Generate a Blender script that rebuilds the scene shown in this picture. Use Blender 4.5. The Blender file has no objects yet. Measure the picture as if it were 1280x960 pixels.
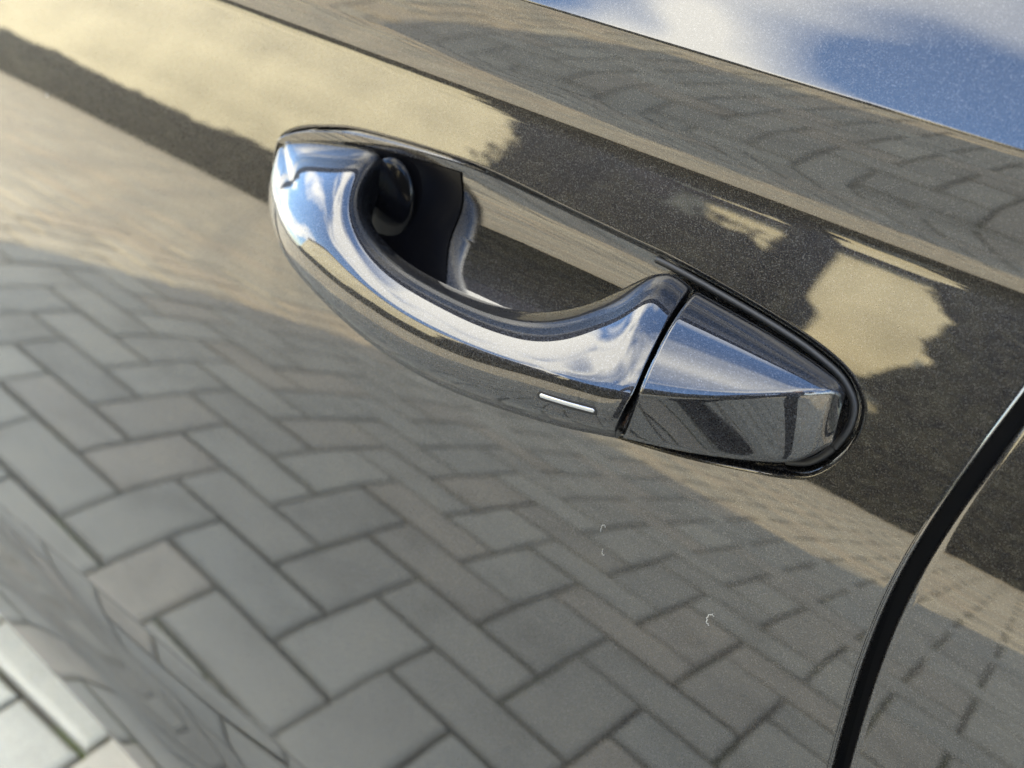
import bpy, math, random
import numpy as np
R = math.radians
scn = bpy.context.scene
col = scn.collection

# ------------------------------------------------------------------ camera
cd = bpy.data.cameras.new("camera"); cam = bpy.data.objects.new("camera", cd); col.objects.link(cam)
cd.sensor_width = 36; cd.lens = 32.93; cd.clip_start = .01; cd.clip_end = 800
def cam_rows(yaw, p, r):
    cy, sy, cp, sp = math.cos(yaw), math.sin(yaw), math.cos(p), math.sin(p)
    fwd = np.array([-sy*cp, cy*cp, -sp]); right = np.array([cy, sy, 0.]); down = np.cross(fwd, right)
    c, s = math.cos(r), math.sin(r)
    return c*right-s*down, s*right+c*down, fwd
cr, cdn, cf = cam_rows(R(31.1), R(31.0), R(10.36))
from mathutils import Matrix, Vector
cam.matrix_world = Matrix(((cr[0], -cdn[0], -cf[0], 0), (cr[1], -cdn[1], -cf[1], 0), (cr[2], -cdn[2], -cf[2], .838), (0, 0, 0, 1)))
cd.dof.use_dof = True; cd.dof.focus_distance = .27; cd.dof.aperture_fstop = 10
scn.camera = cam

# ------------------------------------------------------------------ light
SUN_EL, SUN_AZ = R(22.5), R(-17)          # azimuth from +Y towards +X: behind the car
scn.view_settings.view_transform = 'Standard'; scn.view_settings.look = 'None'
scn.view_settings.gamma = 1; scn.view_settings.use_curve_mapping = False
scn.view_settings.exposure = 3.52
w = bpy.data.worlds.new("World"); scn.world = w; w.use_nodes = True
nt = w.node_tree; nt.nodes.clear()
def N(nt, t, **k):
    n = nt.nodes.new(t)
    for a, v in k.items():
        if a.startswith('i_'): n.inputs[a[2:].replace('_', ' ')].default_value = v
        else: setattr(n, a, v)
    return n
def L(nt, a, b): nt.links.new(a, b)
sky = N(nt, 'ShaderNodeTexSky', sky_type='NISHITA', sun_disc=False, sun_elevation=SUN_EL, sun_rotation=SUN_AZ)
sky.air_density = 1.0; sky.dust_density = .2; sky.ozone_density = 4
tc = N(nt, 'ShaderNodeTexCoord'); sep = N(nt, 'ShaderNodeSeparateXYZ'); L(nt, tc.outputs['Generated'], sep.inputs[0])
dn = N(nt, 'ShaderNodeMath', operation='ADD'); L(nt, sep.outputs['Z'], dn.inputs[0]); dn.inputs[1].default_value = .28
dx = N(nt, 'ShaderNodeMath', operation='DIVIDE'); L(nt, sep.outputs['X'], dx.inputs[0]); L(nt, dn.outputs[0], dx.inputs[1])
dy = N(nt, 'ShaderNodeMath', operation='DIVIDE'); L(nt, sep.outputs['Y'], dy.inputs[0]); L(nt, dn.outputs[0], dy.inputs[1])
cv = N(nt, 'ShaderNodeCombineXYZ'); L(nt, dx.outputs[0], cv.inputs[0]); L(nt, dy.outputs[0], cv.inputs[1]); cv.inputs[2].default_value = 30.71
cn = N(nt, 'ShaderNodeTexNoise', noise_dimensions='3D'); cn.inputs['Scale'].default_value = 1.26; cn.inputs['Detail'].default_value = 3; cn.inputs['Roughness'].default_value = .56; cn.inputs['Distortion'].default_value = .5
L(nt, cv.outputs[0], cn.inputs['Vector'])  # cumulus field
rp = N(nt, 'ShaderNodeValToRGB'); rp.color_ramp.elements[0].position = .462; rp.color_ramp.elements[1].position = .592
L(nt, cn.outputs[0], rp.inputs[0])
mx = N(nt, 'ShaderNodeMix', data_type='RGBA'); L(nt, rp.outputs[0], mx.inputs['Factor'])
L(nt, sky.outputs[0], mx.inputs[6]); mx.inputs[7].default_value = (6.1, 5.9, 5.3, 1)
bg = N(nt, 'ShaderNodeBackground'); bg.inputs[1].default_value = .15
L(nt, mx.outputs[2], bg.inputs[0]); wo = N(nt, 'ShaderNodeOutputWorld'); L(nt, bg.outputs[0], wo.inputs[0])
sd = bpy.data.lights.new("sun", 'SUN'); sd.energy = 2.7; sd.angle = R(.5); sd.color = (1, .79, .46)
sun = bpy.data.objects.new("sun", sd); col.objects.link(sun)
sv = Vector((math.sin(SUN_AZ)*math.cos(SUN_EL), math.cos(SUN_AZ)*math.cos(SUN_EL), math.sin(SUN_EL)))
sun.rotation_euler = sv.to_track_quat('Z', 'Y').to_euler(); sun.location = sv*40
scn.render.engine = 'CYCLES'
scn.cycles.use_denoising = True; scn.cycles.max_bounces = 12; scn.cycles.glossy_bounces = 8

# ------------------------------------------------------------------ helpers
def tag(o, label=None, cat=None, group=None, kind=None):
    for k, v in (('label', label), ('category', cat), ('group', group), ('kind', kind)):
        if v: o[k] = v
    return o
def empty(name, loc=(0, 0, 0), rz=0, parent=None):
    o = bpy.data.objects.new(name, None); col.objects.link(o); o.location = loc; o.rotation_euler.z = rz
    o.empty_display_size = .1
    if parent: o.parent = parent
    return o
def mesh(name, V, F, mat, parent=None, smooth=False, normals=None, mats=None, fm=None):
    me = bpy.data.meshes.new(name)
    me.from_pydata([tuple(map(float, v)) for v in V], [], [tuple(map(int, f)) for f in F])
    for m in (mats or [mat]): me.materials.append(m)
    if fm is not None: me.polygons.foreach_set('material_index', fm)
    if smooth: me.polygons.foreach_set('use_smooth', [True]*len(me.polygons))
    me.update()
    if normals is not None: me.normals_split_custom_set_from_vertices([tuple(map(float, n)) for n in normals])
    o = bpy.data.objects.new(name, me); col.objects.link(o)
    if parent: o.parent = parent
    return o
class MB:
    def __init__(s): s.v = []; s.f = []; s.m = []
    def add(s, V, F, mi=0):
        b = len(s.v); s.v += [tuple(map(float, q)) for q in V]; s.f += [tuple(int(i)+b for i in q) for q in F]; s.m += [mi]*len(F)
    def box(s, c, d, mi=0, bev=0.):
        (x, y, z), (a, b, e) = c, [q/2 for q in d]
        if bev <= 0:
            V = [(x+i*a, y+j*b, z+k*e) for i in (-1, 1) for j in (-1, 1) for k in (-1, 1)]
            s.add(V, [(0, 1, 3, 2), (4, 6, 7, 5), (0, 4, 5, 1), (2, 3, 7, 6), (0, 2, 6, 4), (1, 5, 7, 3)], mi)
        else:
            import bmesh
            bm = bmesh.new(); bmesh.ops.create_cube(bm, size=1)
            for v in bm.verts: v.co = (v.co.x*d[0], v.co.y*d[1], v.co.z*d[2])
            bmesh.ops.bevel(bm, geom=bm.edges[:], offset=bev, segments=2, affect='EDGES')
            bm.verts.index_update()
            s.add([(v.co.x+x, v.co.y+y, v.co.z+z) for v in bm.verts], [[v.index for v in f.verts] for f in bm.faces], mi); bm.free()
    def tube(s, P, r, n=8, mi=0, caps=True):
        P = np.array(P, float); V = []; m = len(P)
        rr = r if hasattr(r, '__len__') else [r]*m
        for i in range(m):
            t = P[min(i+1, m-1)]-P[max(i-1, 0)]; t /= np.linalg.norm(t)
            a = np.cross(t, (0, 0, 1.) if abs(t[2]) < .9 else (1., 0, 0)); a /= np.linalg.norm(a); b = np.cross(t, a)
            V += [P[i]+rr[i]*(math.cos(q)*a+math.sin(q)*b) for q in np.linspace(0, 2*math.pi, n, endpoint=False)]
        F = [(i*n+j, i*n+(j+1) % n, (i+1)*n+(j+1) % n, (i+1)*n+j) for i in range(m-1) for j in range(n)]
        if caps: F += [tuple(range(n))[::-1], tuple((m-1)*n+j for j in range(n))]
        s.add(V, F, mi)
    def prism(s, poly, y0, y1, mi=0):
        n = len(poly); V = [(p[0], y0, p[1]) for p in poly]+[(p[0], y1, p[1]) for p in poly]
        s.add(V, [tuple(range(n)), tuple(range(2*n-1, n-1, -1))]+[(i, i+n, (i+1) % n+n, (i+1) % n) for i in range(n)], mi)
    def build(s, name, mat, parent=None, smooth=False, mats=None):
        o = mesh(name, s.v, s.f, mat, parent, smooth, mats=mats, fm=s.m if mats else None)
        import bmesh
        bm = bmesh.new(); bm.from_mesh(o.data); bmesh.ops.recalc_face_normals(bm, faces=bm.faces[:]); bm.to_mesh(o.data); bm.free()
        return o

# ------------------------------------------------------------------ materials
def newmat(name):
    m = bpy.data.materials.new(name); m.use_nodes = True
    nt = m.node_tree; b = nt.nodes['Principled BSDF']
    return m, nt, b
def ramp(nt, src, stops):
    r = N(nt, 'ShaderNodeValToRGB'); e = r.color_ramp.elements
    while len(e) < len(stops): e.new(.5)
    for q, (p, c) in zip(e, stops): q.position = p; q.color = (*c, 1)
    L(nt, src, r.inputs[0]); return r
def objco(nt): return N(nt, 'ShaderNodeTexCoord').outputs['Object']
def noise(nt, scale, detail=3, vec=None, rough=.5):
    n = N(nt, 'ShaderNodeTexNoise'); n.inputs['Scale'].default_value = scale; n.inputs['Detail'].default_value = detail; n.inputs['Roughness'].default_value = rough
    L(nt, vec if vec is not None else objco(nt), n.inputs['Vector']); return n
def bump(nt, b, h, strength, dist):
    q = N(nt, 'ShaderNodeBump'); q.inputs['Strength'].default_value = strength; q.inputs['Distance'].default_value = dist
    L(nt, h, q.inputs['Height']); L(nt, q.outputs[0], b.inputs['Normal']); return q
def plain(name, c, rough=.5, metal=0., ior=1.5, nscale=None, var=.15):
    m, nt, b = newmat(name)
    b.inputs['Roughness'].default_value = rough; b.inputs['Metallic'].default_value = metal; b.inputs['IOR'].default_value = ior
    n = noise(nt, nscale or 12, 5)
    L(nt, ramp(nt, n.outputs[0], [(.3, tuple(q*(1-var) for q in c)), (.7, tuple(min(1, q*(1+var)) for q in c))]).outputs[0], b.inputs['Base Color'])
    return m
def paint(name, base, flake, ior, wob):
    """metallic basecoat with fine flakes under a glossy clear coat"""
    m, nt, b = newmat(name); co = objco(nt)
    v = N(nt, 'ShaderNodeTexVoronoi'); v.inputs['Scale'].default_value = 3400; L(nt, co, v.inputs['Vector'])
    s = N(nt, 'ShaderNodeSeparateColor'); L(nt, v.outputs['Color'], s.inputs[0])
    fl = ramp(nt, s.outputs[0], [(.0, tuple(q*.6 for q in base)), (.62, tuple(q*1.3 for q in base)), (.86, tuple(.45*q for q in flake)), (1., flake)])
    L(nt, fl.outputs[0], b.inputs['Base Color'])
    b.inputs['Metallic'].default_value = 1; b.inputs['Roughness'].default_value = .48
    b.inputs['Coat Weight'].default_value = 1; b.inputs['Coat IOR'].default_value = ior
    n1 = noise(nt, 260, 2, co); n2 = noise(nt, 45, 2, co)
    ad = N(nt, 'ShaderNodeMath', operation='MULTIPLY_ADD'); L(nt, n2.outputs[0], ad.inputs[0]); ad.inputs[1].default_value = 4; L(nt, n1.outputs[0], ad.inputs[2])
    n3 = noise(nt, 9, 4, co)
    mr = N(nt, 'ShaderNodeMapRange'); mr.inputs[1].default_value = .35; mr.inputs[2].default_value = .75; mr.inputs[3].default_value = .008; mr.inputs[4].default_value = .03
    L(nt, n3.outputs[0], mr.inputs[0]); L(nt, mr.outputs[0], b.inputs['Coat Roughness'])
    q = bump(nt, b, ad.outputs[0], 1., wob); L(nt, q.outputs[0], b.inputs['Coat Normal'])
    return m
M = {}
M['paint'] = paint('black_brown_metallic_paint', (.020, .019, .019), (.060, .058, .057), 1.70, 3e-6)
M['handle'] = paint('handle_black_metallic_paint', (.018, .018, .020), (.055, .057, .065), 1.6, 3e-6*.4)
M['rubber'] = plain('black_rubber', (.006, .006, .006), .55)
M['plastic'] = plain('black_gloss_plastic', (.004, .004, .005), .3, 0, 1.4)
M['stop_reflection'] = plain('black_stop_and_reflection', (.002, .002, .0025), .14, 0, 1.22)  # moulded stop, and the recess patch whose dark reflection is put into the colour
M['cavity'] = plain('black_primer', (.003, .003, .003), .8)
M['chrome'] = plain('satin_chrome', (.42, .43, .45), .16, 1.)
M['glass'] = plain('dark_tinted_glass', (.006, .007, .009), .03)
M['lint'] = plain('pale_lint', (.36, .35, .32), .8)

def paver_mat(name):
    m, nt, b = newmat(name); co = objco(nt)
    at = N(nt, 'ShaderNodeAttribute', attribute_name='tone')
    geo = N(nt, 'ShaderNodeNewGeometry')
    n1 = noise(nt, 9, 6, geo.outputs['Position'], .6); n2 = noise(nt, 420, 2, geo.outputs['Position'])
    r1 = ramp(nt, n1.outputs[0], [(.25, (.72, .715, .70)), (.50, (.98, .98, .98)), (.8, (1.12, 1.09, 1.03))])
    r2 = ramp(nt, n2.outputs[0], [(.3, (.84, .84, .83)), (.7, (1.1, 1.1, 1.1))])
    a = N(nt, 'ShaderNodeMix', data_type='RGBA', blend_type='MULTIPLY'); a.inputs[0].default_value = 1; L(nt, at.outputs['Color'], a.inputs[6]); L(nt, r1.outputs[0], a.inputs[7])
    c = N(nt, 'ShaderNodeMix', data_type='RGBA', blend_type='MULTIPLY'); c.inputs[0].default_value = 1; L(nt, a.outputs[2], c.inputs[6]); L(nt, r2.outputs[0], c.inputs[7])
    L(nt, c.outputs[2], b.inputs['Base Color']); b.inputs['Roughness'].default_value = .85; b.inputs['Specular IOR Level'].default_value = .25
    bump(nt, b, n2.outputs[0], .5, .0012); return m
M['paver'] = paver_mat('grey_concrete_paver')
def joint_mat():
    m, nt, b = newmat('mossy_joint_sand'); geo = N(nt, 'ShaderNodeNewGeometry')
    n = noise(nt, 7, 5, geo.outputs['Position'], .65)
    r = ramp(nt, n.outputs[0], [(.36, (.055, .050, .042)), (.48, (.075, .068, .05)), (.55, (.085, .105, .03)), (.75, (.11, .145, .035))])
    L(nt, r.outputs[0], b.inputs['Base Color']); b.inputs['Roughness'].default_value = .95; return m
M['joint'] = joint_mat()

# ------------------------------------------------------------------ door skin: measured side profile
TAU=[(.237,-75),(.257,-50),(.27,-12),(.279,3),(.30,5),(.322,10),(.336,22),(.345,22),(.358,12),(.372,7),(.3835,4),(.3862,3),(.3868,24),(.3872,24),(.3878,-.6),(.50,.9),(.60,4.2),(.65,6.8),(.675,9.3),(.70,14.5),(.72,17.5),(.74,20),(.7525,22),(.757,6),(.760,0),(.764,-5),(.768,-8.6),(.775,-8),(.783,-6),(.7893,-4),(.7897,10),(.7901,24),(.795,25),(.81,27),(.95,31)]
ZZ=np.linspace(.237,.95,7131)
TT=np.interp(ZZ,*zip(*TAU))
_k=np.exp(-np.linspace(-2.5,2.5,9)**2); _k/=_k.sum()
TT=np.convolve(np.pad(TT,4,'edge'),_k,'valid')
YY=np.concatenate([[0],np.cumsum(np.tan(np.radians((TT[1:]+TT[:-1])/2))*np.diff(ZZ))])
YY+=.225-np.interp(.66,ZZ,YY)
_q=np.clip((.69-ZZ)/.09,0,1); HH=np.concatenate([[0],np.cumsum((_q*_q*(3-2*_q))[1:]*np.diff(ZZ))]); HH-=HH[-1]
def S(x,z):
    """y of the door skin at (x, z): side profile, a slow twist low down and the plan line"""
    x=np.asarray(x,float); z=np.asarray(z,float)
    zs=z-.095*(x+.35)*np.exp(-((z-.386)/.05)**2)*(np.abs(x)<9)
    return np.interp(zs,ZZ,YY)-.099*np.tanh(-x/.75)*np.interp(z,ZZ,HH)-.024*x*x-.037*x

def Sn(x, z, e=1.5e-4):
    x, z = np.asarray(x, float), np.asarray(z, float)
    gx = (S(x+e, z)-S(x-e, z))/2/e; gz = (S(x, z+e)-S(x, z-e))/2/e
    n = np.stack([gx, -np.ones_like(gx), gz], -1)
    return n/np.linalg.norm(n, axis=-1, keepdims=True)
CUP=[(-0.2700,0.7165),(-0.2670,0.7204),(-0.2583,0.7244),(-0.2447,0.7284),(-0.2330,0.7306),(-0.2063,0.7332),(-0.1775,0.7346),(-0.1434,0.7333),(-0.1184,0.7324),(-0.1023,0.7319),(-0.0839,0.7303),(-0.0676,0.7285),(-0.0543,0.7264),(-0.0435,0.7235),(-0.0377,0.7200),(-0.0344,0.7158),(-0.0334,0.7097),(-0.0350,0.7025),(-0.0387,0.6964),(-0.0430,0.6934),(-0.0528,0.6897),(-0.0743,0.6833),(-0.0986,0.6780),(-0.1226,0.6740),(-0.1532,0.6720),(-0.1835,0.6722),(-0.2130,0.6755),(-0.2364,0.6813),(-0.2535,0.6903),(-0.2651,0.7005),(-0.2697,0.7083)]
GAP=[(0.6160,0.0016),(0.6333,-0.0012),(0.6554,-0.0042),(0.6727,-0.0055),(0.6867,-0.0056),(0.7052,-0.0037),(0.7216,-0.0014),(0.7370,0.0016)]
GRIP=[
((-0.2666,0.2439,0.7184),(-0.2669,0.2434,0.7168),(-0.2689,0.2425,0.7135)),
((-0.2550,0.2460,0.7225),(-0.2520,0.2316,0.7154),(-0.2629,0.2339,0.7083)),
((-0.2394,0.2477,0.7261),(-0.2360,0.2207,0.7135),(-0.2546,0.2260,0.7023)),
((-0.2204,0.2484,0.7296),(-0.2200,0.2126,0.7114),(-0.2449,0.2202,0.6963)),
((-0.2161,0.2404,0.7240),(-0.2070,0.2077,0.7092),(-0.2323,0.2156,0.6909)),
((-0.2126,0.2331,0.7169),(-0.1952,0.2047,0.7068),(-0.2175,0.2124,0.6870)),
((-0.2033,0.2277,0.7099),(-0.1814,0.2017,0.7049),(-0.1988,0.2091,0.6831)),
((-0.1850,0.2241,0.7059),(-0.1645,0.1998,0.7033),(-0.1765,0.2069,0.6799)),
((-0.1667,0.2225,0.7055),(-0.1463,0.1985,0.7040),(-0.1542,0.2052,0.6796)),
((-0.1483,0.2222,0.7063),(-0.1297,0.1984,0.7054),(-0.1347,0.2050,0.6819)),
((-0.1331,0.2245,0.7089),(-0.1152,0.1985,0.7076),(-0.1180,0.2060,0.6845)),
((-0.1207,0.2287,0.7146),(-0.1036,0.1996,0.7091),(-0.1051,0.2071,0.6868)),
((-0.1117,0.2357,0.7219),(-0.0957,0.2015,0.7096),(-0.0971,0.2082,0.6886)),
((-0.1021,0.2428,0.7320),(-0.0892,0.2030,0.7104),(-0.0919,0.2093,0.6897)),
((-0.0913,0.2427,0.7301),(-0.0853,0.2049,0.7105),(-0.0888,0.2103,0.6901)),
]
CAP=[
((-0.0889,0.2425,0.7297),(-0.0840,0.2054,0.7108),(-0.0873,0.2104,0.6903)),
((-0.0768,0.2417,0.7284),(-0.0719,0.2099,0.7136),(-0.0728,0.2133,0.6926)),
((-0.0660,0.2409,0.7270),(-0.0610,0.2146,0.7172),(-0.0601,0.2165,0.6954)),
((-0.0553,0.2399,0.7250),(-0.0499,0.2205,0.7213),(-0.0491,0.2199,0.6983)),
((-0.0472,0.2389,0.7230),(-0.0430,0.2259,0.7233),(-0.0428,0.2231,0.7002)),
((-0.0427,0.2382,0.7214),(-0.0399,0.2297,0.7230),(-0.0393,0.2267,0.7029)),
((-0.0401,0.2377,0.7201),(-0.0385,0.2330,0.7210),(-0.0365,0.2308,0.7072)),
]
INLAY=[(-0.1089,0.2004,0.7006),(-0.0939,0.2023,0.7020)]
STUB=[(-0.2128,0.2458,0.7090)]
LINT=[(-0.0923,0.2264,0.6447),(-0.0896,0.2255,0.6370),(-0.0492,0.2240,0.6365),(-0.4257,0.2420,0.6921),(-0.1821,0.2294,0.6460),(-0.1177,0.2258,0.6294)]

GZ = np.array([-.2, .40, .55]+[g[0] for g in GAP]+[.80, 1.2]); GX = np.array([.20]+[.047, .0135]+[g[1] for g in GAP]+[.011, .05])
from math import pi
def smoothcurve(zz):
    zq = np.linspace(-.2, 1.2, 561); xq = np.interp(zq, GZ, GX)
    k = np.hanning(33); k /= k.sum(); xq = np.convolve(np.pad(xq, 16, 'edge'), k, 'valid'); return np.interp(zz, zq, xq)

# ------------------------------------------------------------------ paving
random.seed(4); U = .105; JX, JY = -.6922, .3025
PL, PW, PT, JW, CH = .21, .105, .06, .0075, .0055
TONES = [(.465, .44, .358), (.425, .403, .33), (.495, .47, .382), (.445, .41, .33), (.48, .432, .34), (.43, .415, .345)]
def paver_shape(l, wd):
    a, b = l/2-JW/2, wd/2-JW/2
    V = [(i*(a-CH), j*(b-CH), 0) for i, j in ((-1, -1), (1, -1), (1, 1), (-1, 1))]
    V += [(i*a, j*b, -CH*.8) for i, j in ((-1, -1), (1, -1), (1, 1), (-1, 1))]
    V += [(i*a, j*b, -.03) for i, j in ((-1, -1), (1, -1), (1, 1), (-1, 1))]
    F = [(0, 1, 2, 3)]+[(q+4, (q+1) % 4+4, (q+1) % 4, q) for q in range(4)]+[(q+8, (q+1) % 4+8, (q+1) % 4+4, q+4) for q in range(4)]
    return V, F
def set_tone(me, cols):
    a = me.color_attributes.new('tone', 'FLOAT_COLOR', 'CORNER')
    buf = np.ones((len(me.loops), 4), np.float32); buf[:, :3] = cols; a.data.foreach_set('color', buf.ravel())
pv = empty('paving', (0, 0, 0)); tag(pv, 'grey concrete block paving laid in herringbone with mossy joints beside the car', 'paving', kind='structure')
jm = MB(); jm.add([(-22, -12, -.015), (9, -12, -.015), (9, 5, -.015), (-22, 5, -.015)], [(0, 1, 2, 3)]); jm.build('joint_sand', M['joint'], pv)
slots = []
i0, i1, j0, j1 = int((-13-JX)/U), int((4-JX)/U), int((-6.3-JY)/U), int((.9-JY)/U)
for i in range(i0, i1):
    for j in range(j0, j1):
        m_ = (i-j+1) % 4
        if m_ == 0: slots.append((JX+(i+1)*U, JY+(j+.5)*U, 0))
        elif m_ == 2: slots.append((JX+(i+.5)*U, JY+j*U, 1))
def near(s):
    x, y, _ = s
    # what shows largest: the strip at the foot of the door and its mirror image in the skin
    if -.95 < x < -.45 and .1 < y < .4: return -1
    return math.hypot((x+.75)*.75, (y+.25)*.8) + (3 if y > .42 else 0) + max(0, x-.05)*3
slots.sort(key=near)
variants = []
for t in TONES:
    V, F = paver_shape(PL, PW); me = bpy.data.meshes.new('paver'); me.from_pydata(V, [], F); me.materials.append(M['paver']); set_tone(me, t); variants.append(me)
for k, (x, y, r) in enumerate(slots[:290]):
    o = bpy.data.objects.new('paver', random.choice(variants)); col.objects.link(o); o.parent = pv
    o.location = (x+random.gauss(0, .0006), y+random.gauss(0, .0006), random.gauss(0, .0008)); o.rotation_euler = (random.gauss(0, .006), random.gauss(0, .004), (pi/2 if r else 0)+random.gauss(0, .005))
V0, F0 = paver_shape(PL, PW); V0 = np.array(V0); VV, FF, CC = [], [], []
for k, (x, y, r) in enumerate(slots[290:]):
    q = V0 @ np.array([[0, 1, 0], [-1, 0, 0], [0, 0, 1]]) if r else V0.copy()
    a, b = random.gauss(0, .006), random.gauss(0, .005)
    q[:, 2] += q[:, 0]*a+q[:, 1]*b+random.gauss(0, .0008)
    VV.append(q+[x, y, 0]); FF += [tuple(i+12*k for i in f) for f in F0]; CC += [random.choice(TONES)]*36
so = mesh('distant_pavers', np.concatenate(VV), FF, M['paver'], pv); so['kind'] = 'stuff'; set_tone(so.data, np.array(CC))
def ground_mat():
    m, nt, b = newmat('worn_tarmac'); n = noise(nt, 3, 6); L(nt, ramp(nt, n.outputs[0], [(.3, (.20, .19, .17)), (.7, (.27, .25, .22))]).outputs[0], b.inputs['Base Color']); b.inputs['Roughness'].default_value = .9; return m
g = MB(); g.add([(-400, -400, -.03), (400, -400, -.03), (400, 400, -.03), (-400, 400, -.03)], [(0, 1, 2, 3)])
tag(g.build('ground', ground_mat()), 'grey beige yard surface spreading beyond the block paving', 'ground', kind='structure')

# ------------------------------------------------------------------ the car
car = empty('parked_car', (0, .9, 0)); tag(car, 'glossy black-brown metallic car seen close at its front door handle', 'car')
class Part:                                   # children keep world coordinates
    pass
def adopt(o, parent=car):
    o.parent = parent; o.matrix_parent_inverse = Matrix.Translation(-Vector(car.location)) if parent is car else Matrix()
    return o

zr = np.unique(np.round(np.concatenate([np.arange(.237, .375, .002), np.arange(.375, .40, .0006), np.arange(.40, .645, .006), np.arange(.645, .750, .0022), np.arange(.750, .762, .0004), np.arange(.762, .786, .0012), np.arange(.786, .788, .0003), np.arange(.788, .7915, .0001), np.arange(.7915, .80, .0005), np.arange(.80, .95, .006), [.645, .746, .95]]), 5))
RX0, RX1, RZ0, RZ1 = -.31, -.022, .645, .746
V, NN, F = [], [], []
def grid(P, Nn, flip=False):
    b = len(V); n, m = P.shape[:2]
    V.extend(P.reshape(-1, 3)); NN.extend(Nn.reshape(-1, 3))
    for i in range(n-1):
        for j in range(m-1):
            f = (b+i*m+j, b+i*m+j+1, b+(i+1)*m+j+1, b+(i+1)*m+j)
            F.append(f[::-1] if flip else f)
def sheet(X, Z):
    return np.stack([X, S(X, Z), Z], -1), Sn(X, Z)
xa = np.concatenate([np.arange(-.98, -.6, .02), np.arange(-.6, RX0-1e-6, .006), [RX0]])
xm = np.linspace(RX0, RX1, 180)
for xs, zs in ((xa, zr), (xm, zr[zr <= RZ0+1e-7]), (xm, zr[zr >= RZ1-1e-7])):
    X, Z = np.meshgrid(xs, zs); grid(*sheet(X, Z))
HALF, ER = .0018, .0024                        # half the shut gap, edge roll radius
def edge_grid(zs, xin, side):                  # side +1: ends at +x edge (front door); -1: starts at the gap (rear door)
    xe = smoothcurve(zs)-side*HALF
    a = np.linspace(0, pi/2, 9)
    d = np.concatenate([ER*(1-np.sin(a[::-1])), [ER*1.001]])   # 0 .. ER from the edge
    cols = []; base = np.linspace(0, 1, 14)[:-1]
    X = np.concatenate([xin[:, None]+(xe-side*ER-xin)[:, None]*base[None], (xe-side*ER)[:, None], xe[:, None]-side*(ER*np.cos(a[1:]*1.))[None]*1.0], 1) if False else None
    Xs, Ys, Ns = [], [], []
    for t in base:
        x = xin+(xe-side*ER-xin)*t; Xs.append(x); Ys.append(S(x, zs)); Ns.append(Sn(x, zs))
    for q in a:
        x = xe-side*ER+side*ER*np.sin(q); n0 = Sn(x, zs)
        Xs.append(x); Ys.append(S(xe-side*ER, zs)+ER*(1-np.cos(q)))
        n = n0*np.cos(q)+np.array([side*np.sin(q), 0, 0]); Ns.append(n/np.linalg.norm(n, axis=-1, keepdims=True))
    for dpt in (.004, .016):
        Xs.append(xe); Ys.append(S(xe-side*ER, zs)+ER+dpt); Ns.append(np.tile([side, 0, 0], (len(zs), 1)).astype(float))
    return np.stack([np.array(Xs).T, np.array(Ys).T, np.tile(zs[:, None], (1, len(Xs)))], -1), np.array(Ns).transpose(1, 0, 2)
P, Nn = edge_grid(zr, np.full(len(zr), RX1), 1); grid(P, Nn)

# cup behind the handle: rings from the border of the panel window to the rim, then down into the bowl
cu = np.array(CUP); n = len(cu)
def closed_spline(P, m):
    n = len(P); out = []
    for k in range(n):
        p0, p1, p2, p3 = P[k-1], P[k], P[(k+1) % n], P[(k+2) % n]
        for t in np.linspace(0, 1, m, endpoint=False):
            out.append(.5*((2*p1)+(-p0+p2)*t+(2*p0-5*p1+4*p2-p3)*t*t+(-p0+3*p1-3*p2+p3)*t**3))
    return np.array(out)
RIM = closed_spline(cu, 14)
MA, MBp = np.array([-.253, .7105]), np.array([-.054, .7075])
zin = zr[(zr >= RZ0-1e-7) & (zr <= RZ1+1e-7)]
Q = [(x, RZ0) for x in xm[:-1]]+[(RX1, z) for z in zin[:-1]]+[(x, RZ1) for x in xm[::-1][:-1]]+[(RX0, z) for z in zin[::-1][:-1]]
Q = np.array(Q); AB = MBp-MA
tt = np.clip(((Q-MA) @ AB)/(AB @ AB), 0, 1); C = MA+tt[:, None]*AB
seg0, seg1 = RIM, np.roll(RIM, -1, 0)
RP = np.zeros_like(Q)
for k in range(len(Q)):
    d = Q[k]-C[k]; e = seg1-seg0; w0 = seg0-C[k]
    den = d[0]*e[:, 1]-d[1]*e[:, 0]; den[np.abs(den) < 1e-15] = 1e-15
    t = (w0[:, 0]*e[:, 1]-w0[:, 1]*e[:, 0])/den; u = (w0[:, 0]*d[1]-w0[:, 1]*d[0])/den
    ok = (u >= -1e-9) & (u <= 1+1e-9) & (t > 0); RP[k] = C[k]+d*np.max(t[ok])
def lrp(a, b, t): return a+(b-a)*t
ring, nr = [], []
RR = .0022
out_t = np.concatenate([[0], np.linspace(.0, 1, 22)[1:]**1.5])
Dq = np.linalg.norm(Q-RP, axis=1)
for t in out_t[::-1]:
    sdist = np.maximum(t*(Dq-RR*1.0), 0)+RR      # stops one roll radius before the rim
    p = RP+(Q-RP)*(sdist/Dq)[:, None] if t < 1 else Q
    ring.append(np.stack([p[:, 0], S(p[:, 0], p[:, 1]), p[:, 1]], -1)); nr.append(Sn(p[:, 0], p[:, 1]))
dirv = (Q-RP)/Dq[:, None]
for q in np.linspace(0, 1.25, 9)[1:]:            # the rolled rim
    s_ = RR*(1-math.sin(q)); p = RP+dirv*s_
    y = S(RP[:, 0]+dirv[:, 0]*RR, RP[:, 1]+dirv[:, 1]*RR)+RR*(1-math.cos(q))
    ring.append(np.stack([p[:, 0], y, p[:, 1]], -1))
    n0 = Sn(p[:, 0], p[:, 1])*math.cos(q)-math.sin(q)*np.stack([dirv[:, 0], 0*y, dirv[:, 1]], -1); nr.append(n0/np.linalg.norm(n0, axis=1, keepdims=True))
yrim = ring[-1][:, 1].copy(); prim = ring[-1][:, [0, 2]].copy()
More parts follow.
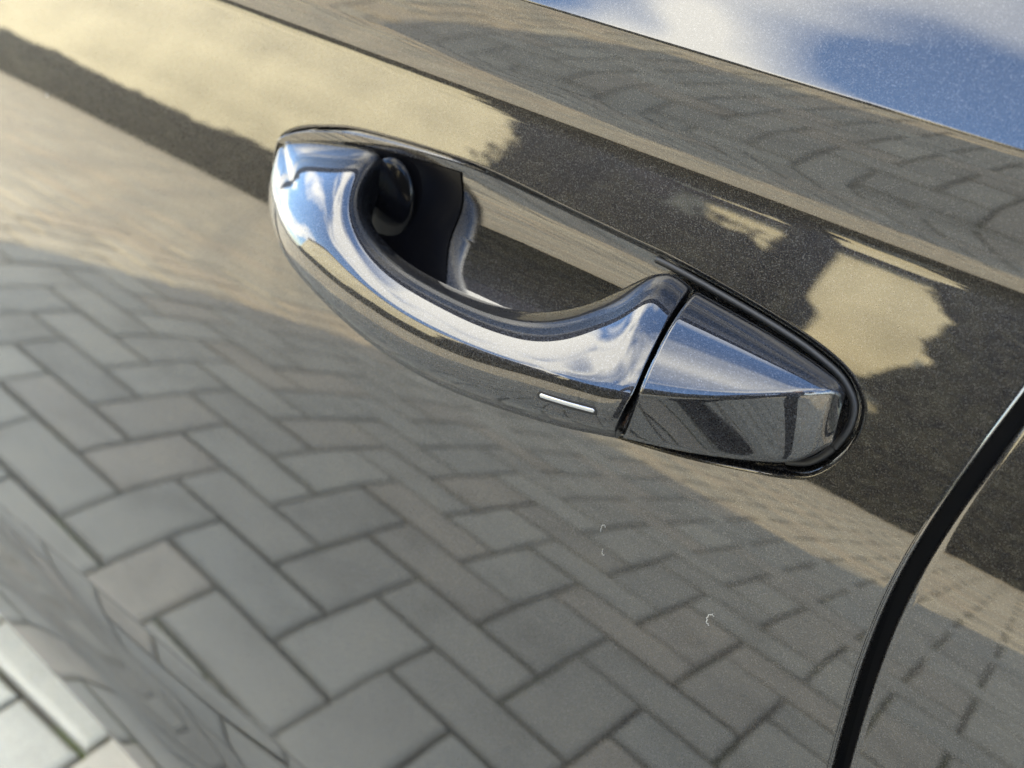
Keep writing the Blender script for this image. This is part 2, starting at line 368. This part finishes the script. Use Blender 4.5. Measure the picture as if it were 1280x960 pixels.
def floor_y(x, z): return .252-.5*6.5*(z-.7315)**2-88*np.maximum(.7315-z, 0)**3-.5*1.0*(x+.14)**2
def smin(a, b, k):
    h = np.clip(.5+.5*(b-a)/k, 0, 1); return lrp(b, a, h)-k*h*(1-h)
inner = []
for t in np.concatenate([np.linspace(0, .35, 22)[1:], np.linspace(.35, 1, 22)[1:]]):
    p = lrp(prim, C, t); s_ = np.linalg.norm(p-prim, axis=1)
    y = smin(yrim+2.9*s_, floor_y(p[:, 0], p[:, 1]), .0032)
    inner.append(np.stack([p[:, 0], y, p[:, 1]], -1))
allr = np.array(ring+inner)
g0 = np.gradient(np.array(ring[-1:]+inner), axis=0); g1 = np.array(ring[-1:]+inner); g1 = np.roll(g1, -1, 1)-np.roll(g1, 1, 1)
nn = np.cross(g0, g1); nn /= np.maximum(np.linalg.norm(nn, axis=-1, keepdims=True), 1e-12)
nn *= np.where(nn[..., 1:2] > 0, -1, 1)
nr = np.array(nr+list(nn[1:]))
allr = np.concatenate([allr, allr[:, :1]], 1); nr = np.concatenate([nr, nr[:, :1]], 1)
grid(allr, nr)
fd = adopt(mesh('front_door', V, F, M['paint'], None, True, NN))
V, NN, F = [], [], []
xw = np.concatenate([np.linspace(.06, .3, 24), np.linspace(.3, 1.02, 20)[1:]])
P, Nn = edge_grid(zr, np.full(len(zr), .06), -1); grid(P[:, ::-1], Nn[:, ::-1])
X, Z = np.meshgrid(xw, zr); grid(*sheet(X, Z))
rd = adopt(mesh('rear_door', V, F, M['paint'], None, True, NN))
# black seal at the back of the shut gap
sl = MB(); zs = np.linspace(.24, .94, 60); xs = smoothcurve(zs)
for a, b in zip(range(59), range(1, 60)):
    q = [(xs[i]+o, float(S(xs[i], zs[i]))+.0165, zs[i]) for i, o in ((a, -.014), (a, .014), (b, .014), (b, -.014))]
    sl.add(q, [(0, 1, 2, 3)])
adopt(sl.build('door_seal', M['cavity']))

# ------------------------------------------------------------------ the handle
def cr_interp(K, m):
    K = np.array(K, float); n = len(K); out = []
    for k in range(n-1):
        p1, p2 = K[k], K[k+1]; p0 = K[k-1] if k else 2*p1-p2; p3 = K[k+2] if k+2 < n else 2*p2-p1
        for t in np.linspace(0, 1, m, endpoint=False):
            out.append(.5*((2*p1)+(-p0+p2)*t+(2*p0-5*p1+4*p2-p3)*t*t+(-p0+3*p1-3*p2+p3)*t**3))
    out.append(K[-1]); out = np.array(out)
    k = np.hanning(2*m+1); k /= k.sum(); q = out.copy()
    for c in range(out.shape[1]):
        for d_ in range(out.shape[2]):
            a = out[:, c, d_]; pad = np.concatenate([2*a[0]-a[m:0:-1], a, 2*a[-1]-a[-2:-m-2:-1]]); q[:, c, d_] = np.convolve(pad, k, 'valid')
    return q
def section(T, Rg, B, sc, bulb, bult):
    """closed loop top edge -> ridge -> bottom edge -> back; rounded at the corners"""
    Bb = B+np.array([0, .010, .004])*sc; Tb = T+np.array([0, .004, -.011])*sc
    out_dir = np.array([0, -1., 0])
    fT = np.cross(np.array([1., 0, 0]), T-Rg); fT /= np.linalg.norm(fT); fT *= np.sign(fT[2])
    fB = np.cross(np.array([1., 0, 0]), Rg-B); fB /= np.linalg.norm(fB); fB *= -np.sign(fB[1])
    LT, LB = np.linalg.norm(T-Rg), np.linalg.norm(Rg-B)
    E = [(T, Rg, fT*LT*bult), (Rg, B, fB*LB*bulb), (B, Bb, 0*fT), (Bb, Tb, 0*fT), (Tb, T, 0*fT)]
    def qb(a, b, o, t): c = (a+b)/2+2*o; return (1-t)**2*a+2*t*(1-t)*c+t*t*b
    cut = [(.16, .07), (.05, .14), (.3, .3), (.2, .2), (.3, .35)]
    counts = [16, 22, 3, 3, 3]
    pts = []
    for k in range(5):
        a, b, o = E[k]; c0, c1 = cut[k]
        pts += [qb(a, b, o, t) for t in np.linspace(c0, 1-c1, counts[k])]
        a2, b2, o2 = E[(k+1) % 5]; p0 = qb(a, b, o, 1-c1); p2 = qb(a2, b2, o2, cut[(k+1) % 5][0])
        pts += [(1-t)**2*p0+2*t*(1-t)*b+t*t*p2 for t in np.linspace(0, 1, 9)[1:-1]]
    return np.array(pts)
def loft(name, K, mat, parent, bult, m=12, cap0=True, cap1=True, sc=None, bulb=.1):
    st = cr_interp(K, m); n = len(st); secs = []
    for k in range(n):
        s_ = sc(k/(n-1)) if sc else 1.
        secs.append(section(st[k, 0], st[k, 1], st[k, 2], s_, bulb, bult))
    secs = np.array(secs); q = secs.shape[1]
    V = secs.reshape(-1, 3)
    F = [(i*q+j, (i+1)*q+j, (i+1)*q+(j+1) % q, i*q+(j+1) % q) for i in range(n-1) for j in range(q)]
    o = mesh(name, V, F, mat, None, True)
    import bmesh
    bm = bmesh.new(); bm.from_mesh(o.data); bm.verts.ensure_lookup_table()
    if cap0: bm.faces.new([bm.verts[j] for j in range(q)])
    if cap1: bm.faces.new([bm.verts[(n-1)*q+j] for j in range(q)])
    bmesh.ops.recalc_face_normals(bm, faces=bm.faces[:])
    for f in bm.faces:
        if len(f.verts) > 8: f.smooth = False
    bm.to_mesh(o.data); bm.free()
    return o
dh = adopt(empty('door_handle'))
gp = loft('grip', GRIP, M['handle'], None, .10, 12, sc=lambda t: min(1, .15+5*t), bulb=.2); gp.parent = dh
cp = loft('lock_cover', CAP, M['handle'], None, .13, 12, sc=lambda t: min(1, .2+4*(1-t)), bulb=.015); cp.parent = dh
# touch strip: a bright bar in a shallow dark groove on the grip's face
a, b = np.array(INLAY[0]), np.array(INLAY[1])
from mathutils.bvhtree import BVHTree
def on_part(o, x, z):
    bv = BVHTree.FromObject(o, bpy.context.evaluated_depsgraph_get()); h = bv.ray_cast(Vector((x, 0, z)), Vector((0, 1, 0))); return np.array(h[0]), np.array(h[1])
bpy.context.view_layer.update()
def strip(name, a, b, hw, lift, mat, parent, n=24):
    me = gp.data; V = [v.co.copy() for v in me.vertices]; bv = BVHTree.FromPolygons(V, [p.vertices[:] for p in me.polygons])
    ax = (b-a); Ln = np.hypot(ax[0], ax[2]); ux = np.array([ax[0], ax[2]])/Ln; uy = np.array([-ux[1], ux[0]])
    ring = []; A2, B2 = np.array([a[0], a[2]]), np.array([b[0], b[2]])
    ring += [B2+hw*(ux*math.cos(q)+uy*math.sin(q)) for q in np.linspace(-pi/2, pi/2, 9)]
    ring += [B2+(A2-B2)*t_+uy*hw for t_ in np.linspace(0, 1, 26)[1:-1]]
    ring += [A2+hw*(ux*math.cos(q)+uy*math.sin(q)) for q in np.linspace(pi/2, 3*pi/2, 9)]
    ring += [A2+(B2-A2)*t_-uy*hw for t_ in np.linspace(0, 1, 26)[1:-1]]
    n = len(ring)
    Vt, top = [], []
    for d_, sc_ in ((-.0006, 1), (lift*.7, 1), (lift, .8)):
        for p in ring:
            cen = (np.array([a[0], a[2]])+np.array([b[0], b[2]]))/2
            if sc_ < 1:
                t = np.clip((p-np.array([a[0], a[2]])) @ ux, 0, Ln); base = np.array([a[0], a[2]])+ux*t; p = base+(p-base)*sc_
            h = bv.ray_cast(Vector((p[0], 0, p[1])), Vector((0, 1, 0))); nn_ = h[1] if h[1].y < 0 else -h[1]
            Vt.append(np.array(h[0])+np.array(nn_)*d_)
    F = [(i*n+j, i*n+(j+1) % n, (i+1)*n+(j+1) % n, (i+1)*n+j) for i in range(2) for j in range(n)]
    U_ = list(range(8, 34)); W_ = [0]+list(range(65, 40, -1))
    F += [tuple(2*n+q for q in (U_[k], U_[k+1], W_[k+1], W_[k])) for k in range(25)]
    F += [tuple(2*n+q for q in range(9)), tuple(2*n+q for q in range(33, 42))]
    o = mesh(name, Vt, F, mat, None, True); o.parent = parent; return o
strip('strip_groove', a, b, .0015, .0001, M['plastic'], dh)
strip('touch_strip', a, b, .00062, .00025, M['chrome'], dh)
import bmesh
def ball(name, c, r, mat, parent, rot=(0, 0, 0)):
    bm = bmesh.new(); bmesh.ops.create_uvsphere(bm, u_segments=40, v_segments=24, radius=1)
    bmesh.ops.scale(bm, vec=r, verts=bm.verts); bmesh.ops.rotate(bm, matrix=__import__('mathutils').Euler(rot).to_matrix(), verts=bm.verts); bmesh.ops.translate(bm, vec=c, verts=bm.verts)
    me = bpy.data.meshes.new(name); bm.to_mesh(me); bm.free(); me.materials.append(mat); me.polygons.foreach_set('use_smooth', [True]*len(me.polygons))
    o = bpy.data.objects.new(name, me); col.objects.link(o); o.parent = parent; return o
# black patch standing in for dark reflection at the recess's hinge end, with a low moulded stop on it
fme = fd.data; fbv = BVHTree.FromPolygons([v.co.copy() for v in fme.vertices], [p.vertices[:] for p in fme.polygons])
def skin_y(x, z): return fbv.ray_cast(Vector((x, .1, z)), Vector((0, 1, 0)))[0].y
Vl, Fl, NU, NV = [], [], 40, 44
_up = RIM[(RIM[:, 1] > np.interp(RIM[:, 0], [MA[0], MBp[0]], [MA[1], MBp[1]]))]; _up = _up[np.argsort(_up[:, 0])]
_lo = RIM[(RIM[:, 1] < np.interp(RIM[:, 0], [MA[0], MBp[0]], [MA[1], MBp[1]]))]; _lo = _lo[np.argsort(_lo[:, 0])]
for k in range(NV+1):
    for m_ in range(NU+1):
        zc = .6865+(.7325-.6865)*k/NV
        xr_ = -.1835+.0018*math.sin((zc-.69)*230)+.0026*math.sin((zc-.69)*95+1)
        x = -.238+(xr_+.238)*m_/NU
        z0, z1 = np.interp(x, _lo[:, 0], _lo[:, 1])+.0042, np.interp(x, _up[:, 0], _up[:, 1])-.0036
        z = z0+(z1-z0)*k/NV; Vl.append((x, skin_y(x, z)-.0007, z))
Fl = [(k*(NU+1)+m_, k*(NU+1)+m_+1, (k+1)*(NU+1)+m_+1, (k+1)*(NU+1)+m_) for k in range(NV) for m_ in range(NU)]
o = mesh('recess_dark_reflection', Vl, Fl, M['stop_reflection'], None, True); o.parent = fd
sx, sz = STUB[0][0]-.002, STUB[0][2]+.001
ball('recess_stop', (sx, skin_y(sx, sz)-.0005, sz), (.0125, .0045, .0185), M['stop_reflection'], fd, (0, R(12), 0))
# rubber gasket round the lock end
gi = [k for k in range(len(RIM)) if 9*14-4 <= k <= 19*14+6]
gk = MB(); c0 = (MA+MBp)/2
gp_pts = []
for k in gi:
    p = RIM[k]; tq = np.clip((p-MA) @ AB/(AB @ AB), 0, 1); dq = MA+tq*AB-p; dq /= np.linalg.norm(dq); p = p+dq*.0019
    gp_pts.append((p[0], float(S(p[0], p[1]))+.0022, p[1]))
gk.tube(gp_pts, .0012, 8); o = gk.build('rubber_gasket', M['rubber'], None, True); o.parent = dh

# ------------------------------------------------------------------ the rest of the car's shell (it shades the paving)
body = MB()
prof = [(-1.93, .24), (-1.96, .50), (-1.95, .84), (-1.9, .88), (-1.1, .935), (-.99, .935), (-.99, .24)]
body.prism(prof, .27, 1.93)                                     # bonnet block
body.prism([(-.99, .25), (-.99, .93), (1.05, .93), (1.05, .25)], .31, 1.93)
body.prism([(1.05, .30), (1.05, .94), (1.78, .90), (1.84, .6), (1.80, .34)], .27, 1.93)
o = adopt(body.build('body_shell', M['paint']))
gh = [(-1.12, .93), (-.35, 1.33), (-.05, 1.37), (.6, 1.36), (1.0, 1.28), (1.5, .93)]
ro = MB()
def ghy(z, side): t = (z-.93)/.45; return (.29+.16*t) if side < 0 else (1.93-.16*t)
n = len(gh); Vg = [(x, ghy(z, -1), z) for x, z in gh]+[(x, ghy(z, 1), z) for x, z in gh]
ro.add([Vg[k] for k in (1, 2, 3, 4, 1+n, 2+n, 3+n, 4+n)], [(0, 4, 5, 1), (1, 5, 6, 2), (2, 6, 7, 3)]); adopt(ro.build('roof', M['paint']))
gl = MB(); gl.add(Vg, [tuple(range(n)), tuple(range(2*n-1, n-1, -1)), (0, n, 1+n, 1), (4, 4+n, 5+n, 5)]); adopt(gl.build('window_glass', M['glass']))
for x in (-1.45, .93):
    for y in (.30, 1.86):
        wm = MB(); wm.tube([(x, y-.1, .31), (x, y+.1, .31)], .31, 40); wm.tube([(x, y-.105, .31), (x, y+.105, .31)], .2, 30)
        adopt(wm.build('wheel', M['rubber'], None))

# ------------------------------------------------------------------ lint on the paint
def lint(p, r, a0, a1, th, label):
    x, z = p[0], p[2]; pts = []; rl = random.Random(int(x*1e5))
    for q in np.linspace(a0, a1, 14):
        k = 1+rl.uniform(-.22, .22); px, pz = x+r*k*math.cos(q)*.6, z+r*k*math.sin(q)*1.1; pts.append((px, float(S(px, pz))-th*.6, pz))
    m = MB(); m.tube(pts, [th*(.4+.6*math.sin(pi*(k+.6)/14.4)) for k in range(14)], 5); return tag(m.build('lint_fibre', M['lint'], None, True), label, 'lint', 'lint fibres stuck to the door paint')
lint(LINT[0], .0013, .6, 4.2, .00010, 'tiny pale lint curl on the door below the lock cover, upper of two')
lint(LINT[1], .0011, 2.2, 5.6, .00009, 'tiny pale lint curl on the door below the lock cover, lower of two')
lint(LINT[2], .0019, 1.0, 5.0, .00013, 'larger white lint curl low on the door near the shut line')
lint(LINT[3], .0010, 2.6, 5.6, .00022, 'dark-edged lint speck at the far left of the door')

# ------------------------------------------------------------------ across the yard, seen mirrored in the paint
M['white'] = plain('white_vehicle_paint', (.80, .78, .72), .3, 0, 1.5, 1.5, .03)
M['tyre'] = plain('tyre_rubber', (.012, .012, .012), .8)
M['alloy'] = plain('alloy_silver', (.72, .72, .70), .3, .0)
M['render'] = plain('cream_wall_render', (.50, .485, .375), .85, 0, 1.5, .7, .2)
M['rooftile'] = plain('dark_roof_tile', (.05, .04, .038), .8, 0, 1.5, 6, .3)
M['frame'] = plain('white_window_frame', (.75, .75, .73), .5)
M['leaf'] = plain('dark_hedge_leaf', (.013, .016, .011), .8, 0, 1.4, 3, .3)
def house(x0, x1, y, h, dp, wins, label):
    cx, W = (x0+x1)/2, x1-x0
    ho = empty('rendered_house', (cx, y, 0)); tag(ho, label, 'house')
    hw = MB(); hw.box((0, -dp/2, h/2), (W, dp, h)); hw.build('wall', M['render'], ho)
    rf = MB(); a_ = W/2+.3; r0, r1 = h-.05, h+2.2
    rf.add([(-a_, .4, r0), (a_, .4, r0), (a_, -dp/2, r1), (-a_, -dp/2, r1), (-a_, -dp-.4, r0), (a_, -dp-.4, r0), (-a_, .4, r0-.15), (a_, .4, r0-.15), (-a_, -dp-.4, r0-.15), (a_, -dp-.4, r0-.15)], [(0, 1, 2, 3), (3, 2, 5, 4), (0, 6, 7, 1), (4, 5, 9, 8), (6, 8, 9, 7), (0, 3, 4, 8, 6), (1, 7, 9, 5, 2)])
    rf.build('roof', M['rooftile'], ho)
    for x in wins:
        m = MB(); t_ = .06; z = 1.45
        m.box((x, .02, z+.57), (1.2, .1, t_)); m.box((x, .02, z-.57), (1.2, .1, t_)); m.box((x-.57, .02, z), (t_, .1, 1.08)); m.box((x+.57, .02, z), (t_, .1, 1.08)); m.box((x, .02, z), (.05, .08, 1.08))
        f_ = m.build('window', M['frame'], ho)
        p = MB(); p.box((x, .005, z), (1.06, .03, 1.06)); p.build('pane', M['glass'], f_)
for a_ in ((-22., -7.1, -9., 6.2, 7., (), 'long cream rendered house behind the low hedge, mirrored as the pale band above the handle'), (-9.2, -1.2, -12.6, 6.9, 6., (-2.4, 1.6), 'smaller cream rendered house between the tall hedges, mirrored by the lock end')): house(*a_)
rng = np.random.default_rng(5)
def hedge(x0, x1, y, h, dp, nl, label):
    hd = empty('hedge', ((x0+x1)/2, y, 0)); tag(hd, label, 'hedge', 'dark hedges along the far side of the yard')
    a = (x1-x0)/2; ph = rng.uniform(0, 6, 6)
    def side(z): return .16*np.sin(2.1*z+ph[0])+.10*np.sin(5.3*z+ph[1])+.05*np.sin(11*z+ph[2])-.35*np.clip(z/h-.8, 0, 1)**2*8
    def top(x): return h*(1+.035*np.sin(1.7*x+ph[3])+.025*np.sin(4.3*x+ph[4])+.012*np.sin(9*x+ph[5]))
    u, v = rng.uniform(-1, 1, nl), rng.uniform(0, 1, nl)
    x = u*(a+side(v*h)); z = v*top(x)
    yy = np.where(rng.random(nl) < .75, dp/2+rng.normal(0, .07, nl)+.08*np.sin(2.7*x)*np.sin(3.1*z), rng.uniform(-dp/2, dp/2, nl))
    c = np.stack([x, yy, z], -1)
    d1 = rng.normal(size=(nl, 3)); d1 /= np.linalg.norm(d1, axis=1, keepdims=True); d2 = np.cross(d1, rng.normal(size=(nl, 3))); d2 /= np.linalg.norm(d2, axis=1, keepdims=True)
    Vh = np.stack([c-d1*.09, c+d2*.045, c+d1*.09, c-d2*.045], 1).reshape(-1, 3)
    lf = mesh('leaves', Vh, np.arange(nl*4).reshape(-1, 4), M['leaf'], hd); lf['kind'] = 'stuff'
    zz = np.linspace(0.02, h*.95, 40); xx = np.linspace(-.96, .96, 80)
    pl = [(a+side(q)-.06, q) for q in zz]+[(q*(a+side(h*.95)-.06), top(q*a)*.965) for q in xx[::-1]]+[(-(a+side(q)-.06), q) for q in zz[::-1]]
    q = MB(); q.prism(pl, -dp*.4, dp*.4); q.build('stems', M['leaf'], hd)
for a_ in ((-16., 9., -6.4, 1.2, .7, 9000, 'long low dark hedge along the edge of the paved yard'), (-7.0, -5.9, -9., 5.6, 1.2, 1500, 'narrow tall dark hedge beside the end of the long cream house'), (-5.9, -3.4, -9.2, 4.6, 1.2, 2500, 'slightly shorter dark hedge with cream wall showing above it'), (-3.4, -3.0, -9., 5.6, 1.2, 900, 'thin tall dark hedge left of the gap to the smaller house'), (-1.7, 9., -9., 5.9, 1.2, 7000, 'wide tall dark hedge right of the gap by the shut line')): hedge(*a_)

# ------------------------------------------------------------------ the photographer, mirrored as a dark figure
M['jacket'] = plain('black_jacket_cloth', (.012, .012, .014), .85, 0, 1.5, 40, .3)
M['jeans'] = plain('dark_trouser_cloth', (.010, .010, .013), .85, 0, 1.5, 60, .3)
M['skin'] = plain('skin', (.52, .33, .25), .5, 0, 1.5, 30, .06)
M['hair'] = plain('dark_brown_hair', (.02, .013, .009), .6, 0, 1.5, 90, .5)
M['shoe'] = plain('black_leather', (.008, .008, .008), .4)
def person(px, py, rz):
    root = empty('person', (px, py, 0), rz); tag(root, 'person in black jacket and dark trousers standing by the door with hands in pockets', 'person')
    K = []; E_ = []
    def jn(p, r, parent=None):
        K.append((p, r)); 
        if parent is not None: E_.append((parent, len(K)-1))
        return len(K)-1
    pel = jn((0, 0, .98), (.165, .12)); ab = jn((0, .0, 1.10), (.155, .11), pel); ch = jn((0, 0, 1.28), (.175, .12), ab); ct = jn((0, -.01, 1.42), (.13, .09), ch)
    nk = jn((0, 0, 1.50), (.058, .06), ct); hj = jn((0, .015, 1.58), (.06, .07), nk); hm = jn((0, .02, 1.67), (.075, .095), hj); ht = jn((0, .01, 1.745), (.06, .075), hm)
    for s_ in (-1, 1):
        hp = jn((s_*.10, 0, .90), (.095, .10), pel); kn = jn((s_*.165, .03, .50), (.062, .066), hp); sh = jn((s_*.18, .0, .30), (.056, .062), kn); an = jn((s_*.195, -.01, .09), (.046, .05), sh); to = jn((s_*.215, .10, .045), (.045, .035), an)
        so_ = jn((s_*.21, -.01, 1.40), (.07, .07), ct); el = jn((s_*.36, -.05, 1.13), (.052, .052), so_); wr = jn((s_*.23, .06, .97), (.042, .042), el); hn = jn((s_*.17, .085, .92), (.04, .03), wr)
    me = bpy.data.meshes.new('body'); me.from_pydata([k[0] for k in K], E_, [])
    o = bpy.data.objects.new('body', me); col.objects.link(o); o.parent = root
    sk = o.modifiers.new('skin', 'SKIN'); me.skin_vertices[0].data[0].use_root = True
    for k, q in enumerate(K): me.skin_vertices[0].data[k].radius = q[1]
    o.modifiers.new('sub', 'SUBSURF').levels = 2; o.modifiers['sub'].render_levels = 2
    bpy.context.view_layer.update(); ev = o.evaluated_get(bpy.context.evaluated_depsgraph_get()); nm = bpy.data.meshes.new_from_object(ev)
    o.modifiers.clear(); o.data = nm; nm.materials.clear()
    for q in ('jeans', 'jacket', 'skin', 'shoe'): nm.materials.append(M[q])
    for p in nm.polygons:
        c = p.center; p.use_smooth = True
        p.material_index = 3 if c.z < .085 else (0 if c.z < .93 else (1 if c.z < 1.495 else 2))
        if .9 < c.z < 1.0 and abs(c.x) > .19: p.material_index = 1
    for s_ in (-1, 1):
        ball('eye', (s_*.032, .106, 1.675), (.014, .01, .009), M['frame'], root); ball('pupil', (s_*.032, .1145, 1.675), (.006, .004, .006), M['hair'], root)
        ball('ear', (s_*.082, .015, 1.66), (.012, .024, .034), M['skin'], root)
    ball('nose', (0, .122, 1.645), (.014, .02, .024), M['skin'], root); ball('mouth', (0, .104, 1.605), (.025, .01, .007), plain('lip', (.38, .16, .13), .5), root)
    hr = ball('hair', (0, -.008, 1.70), (.094, .105, .088), M['hair'], root)
    for v in hr.data.vertices:
        if v.co.y > .05 and v.co.z < 1.72: v.co.y = .05
    return root
person(*(.44, -.40, 0.3))
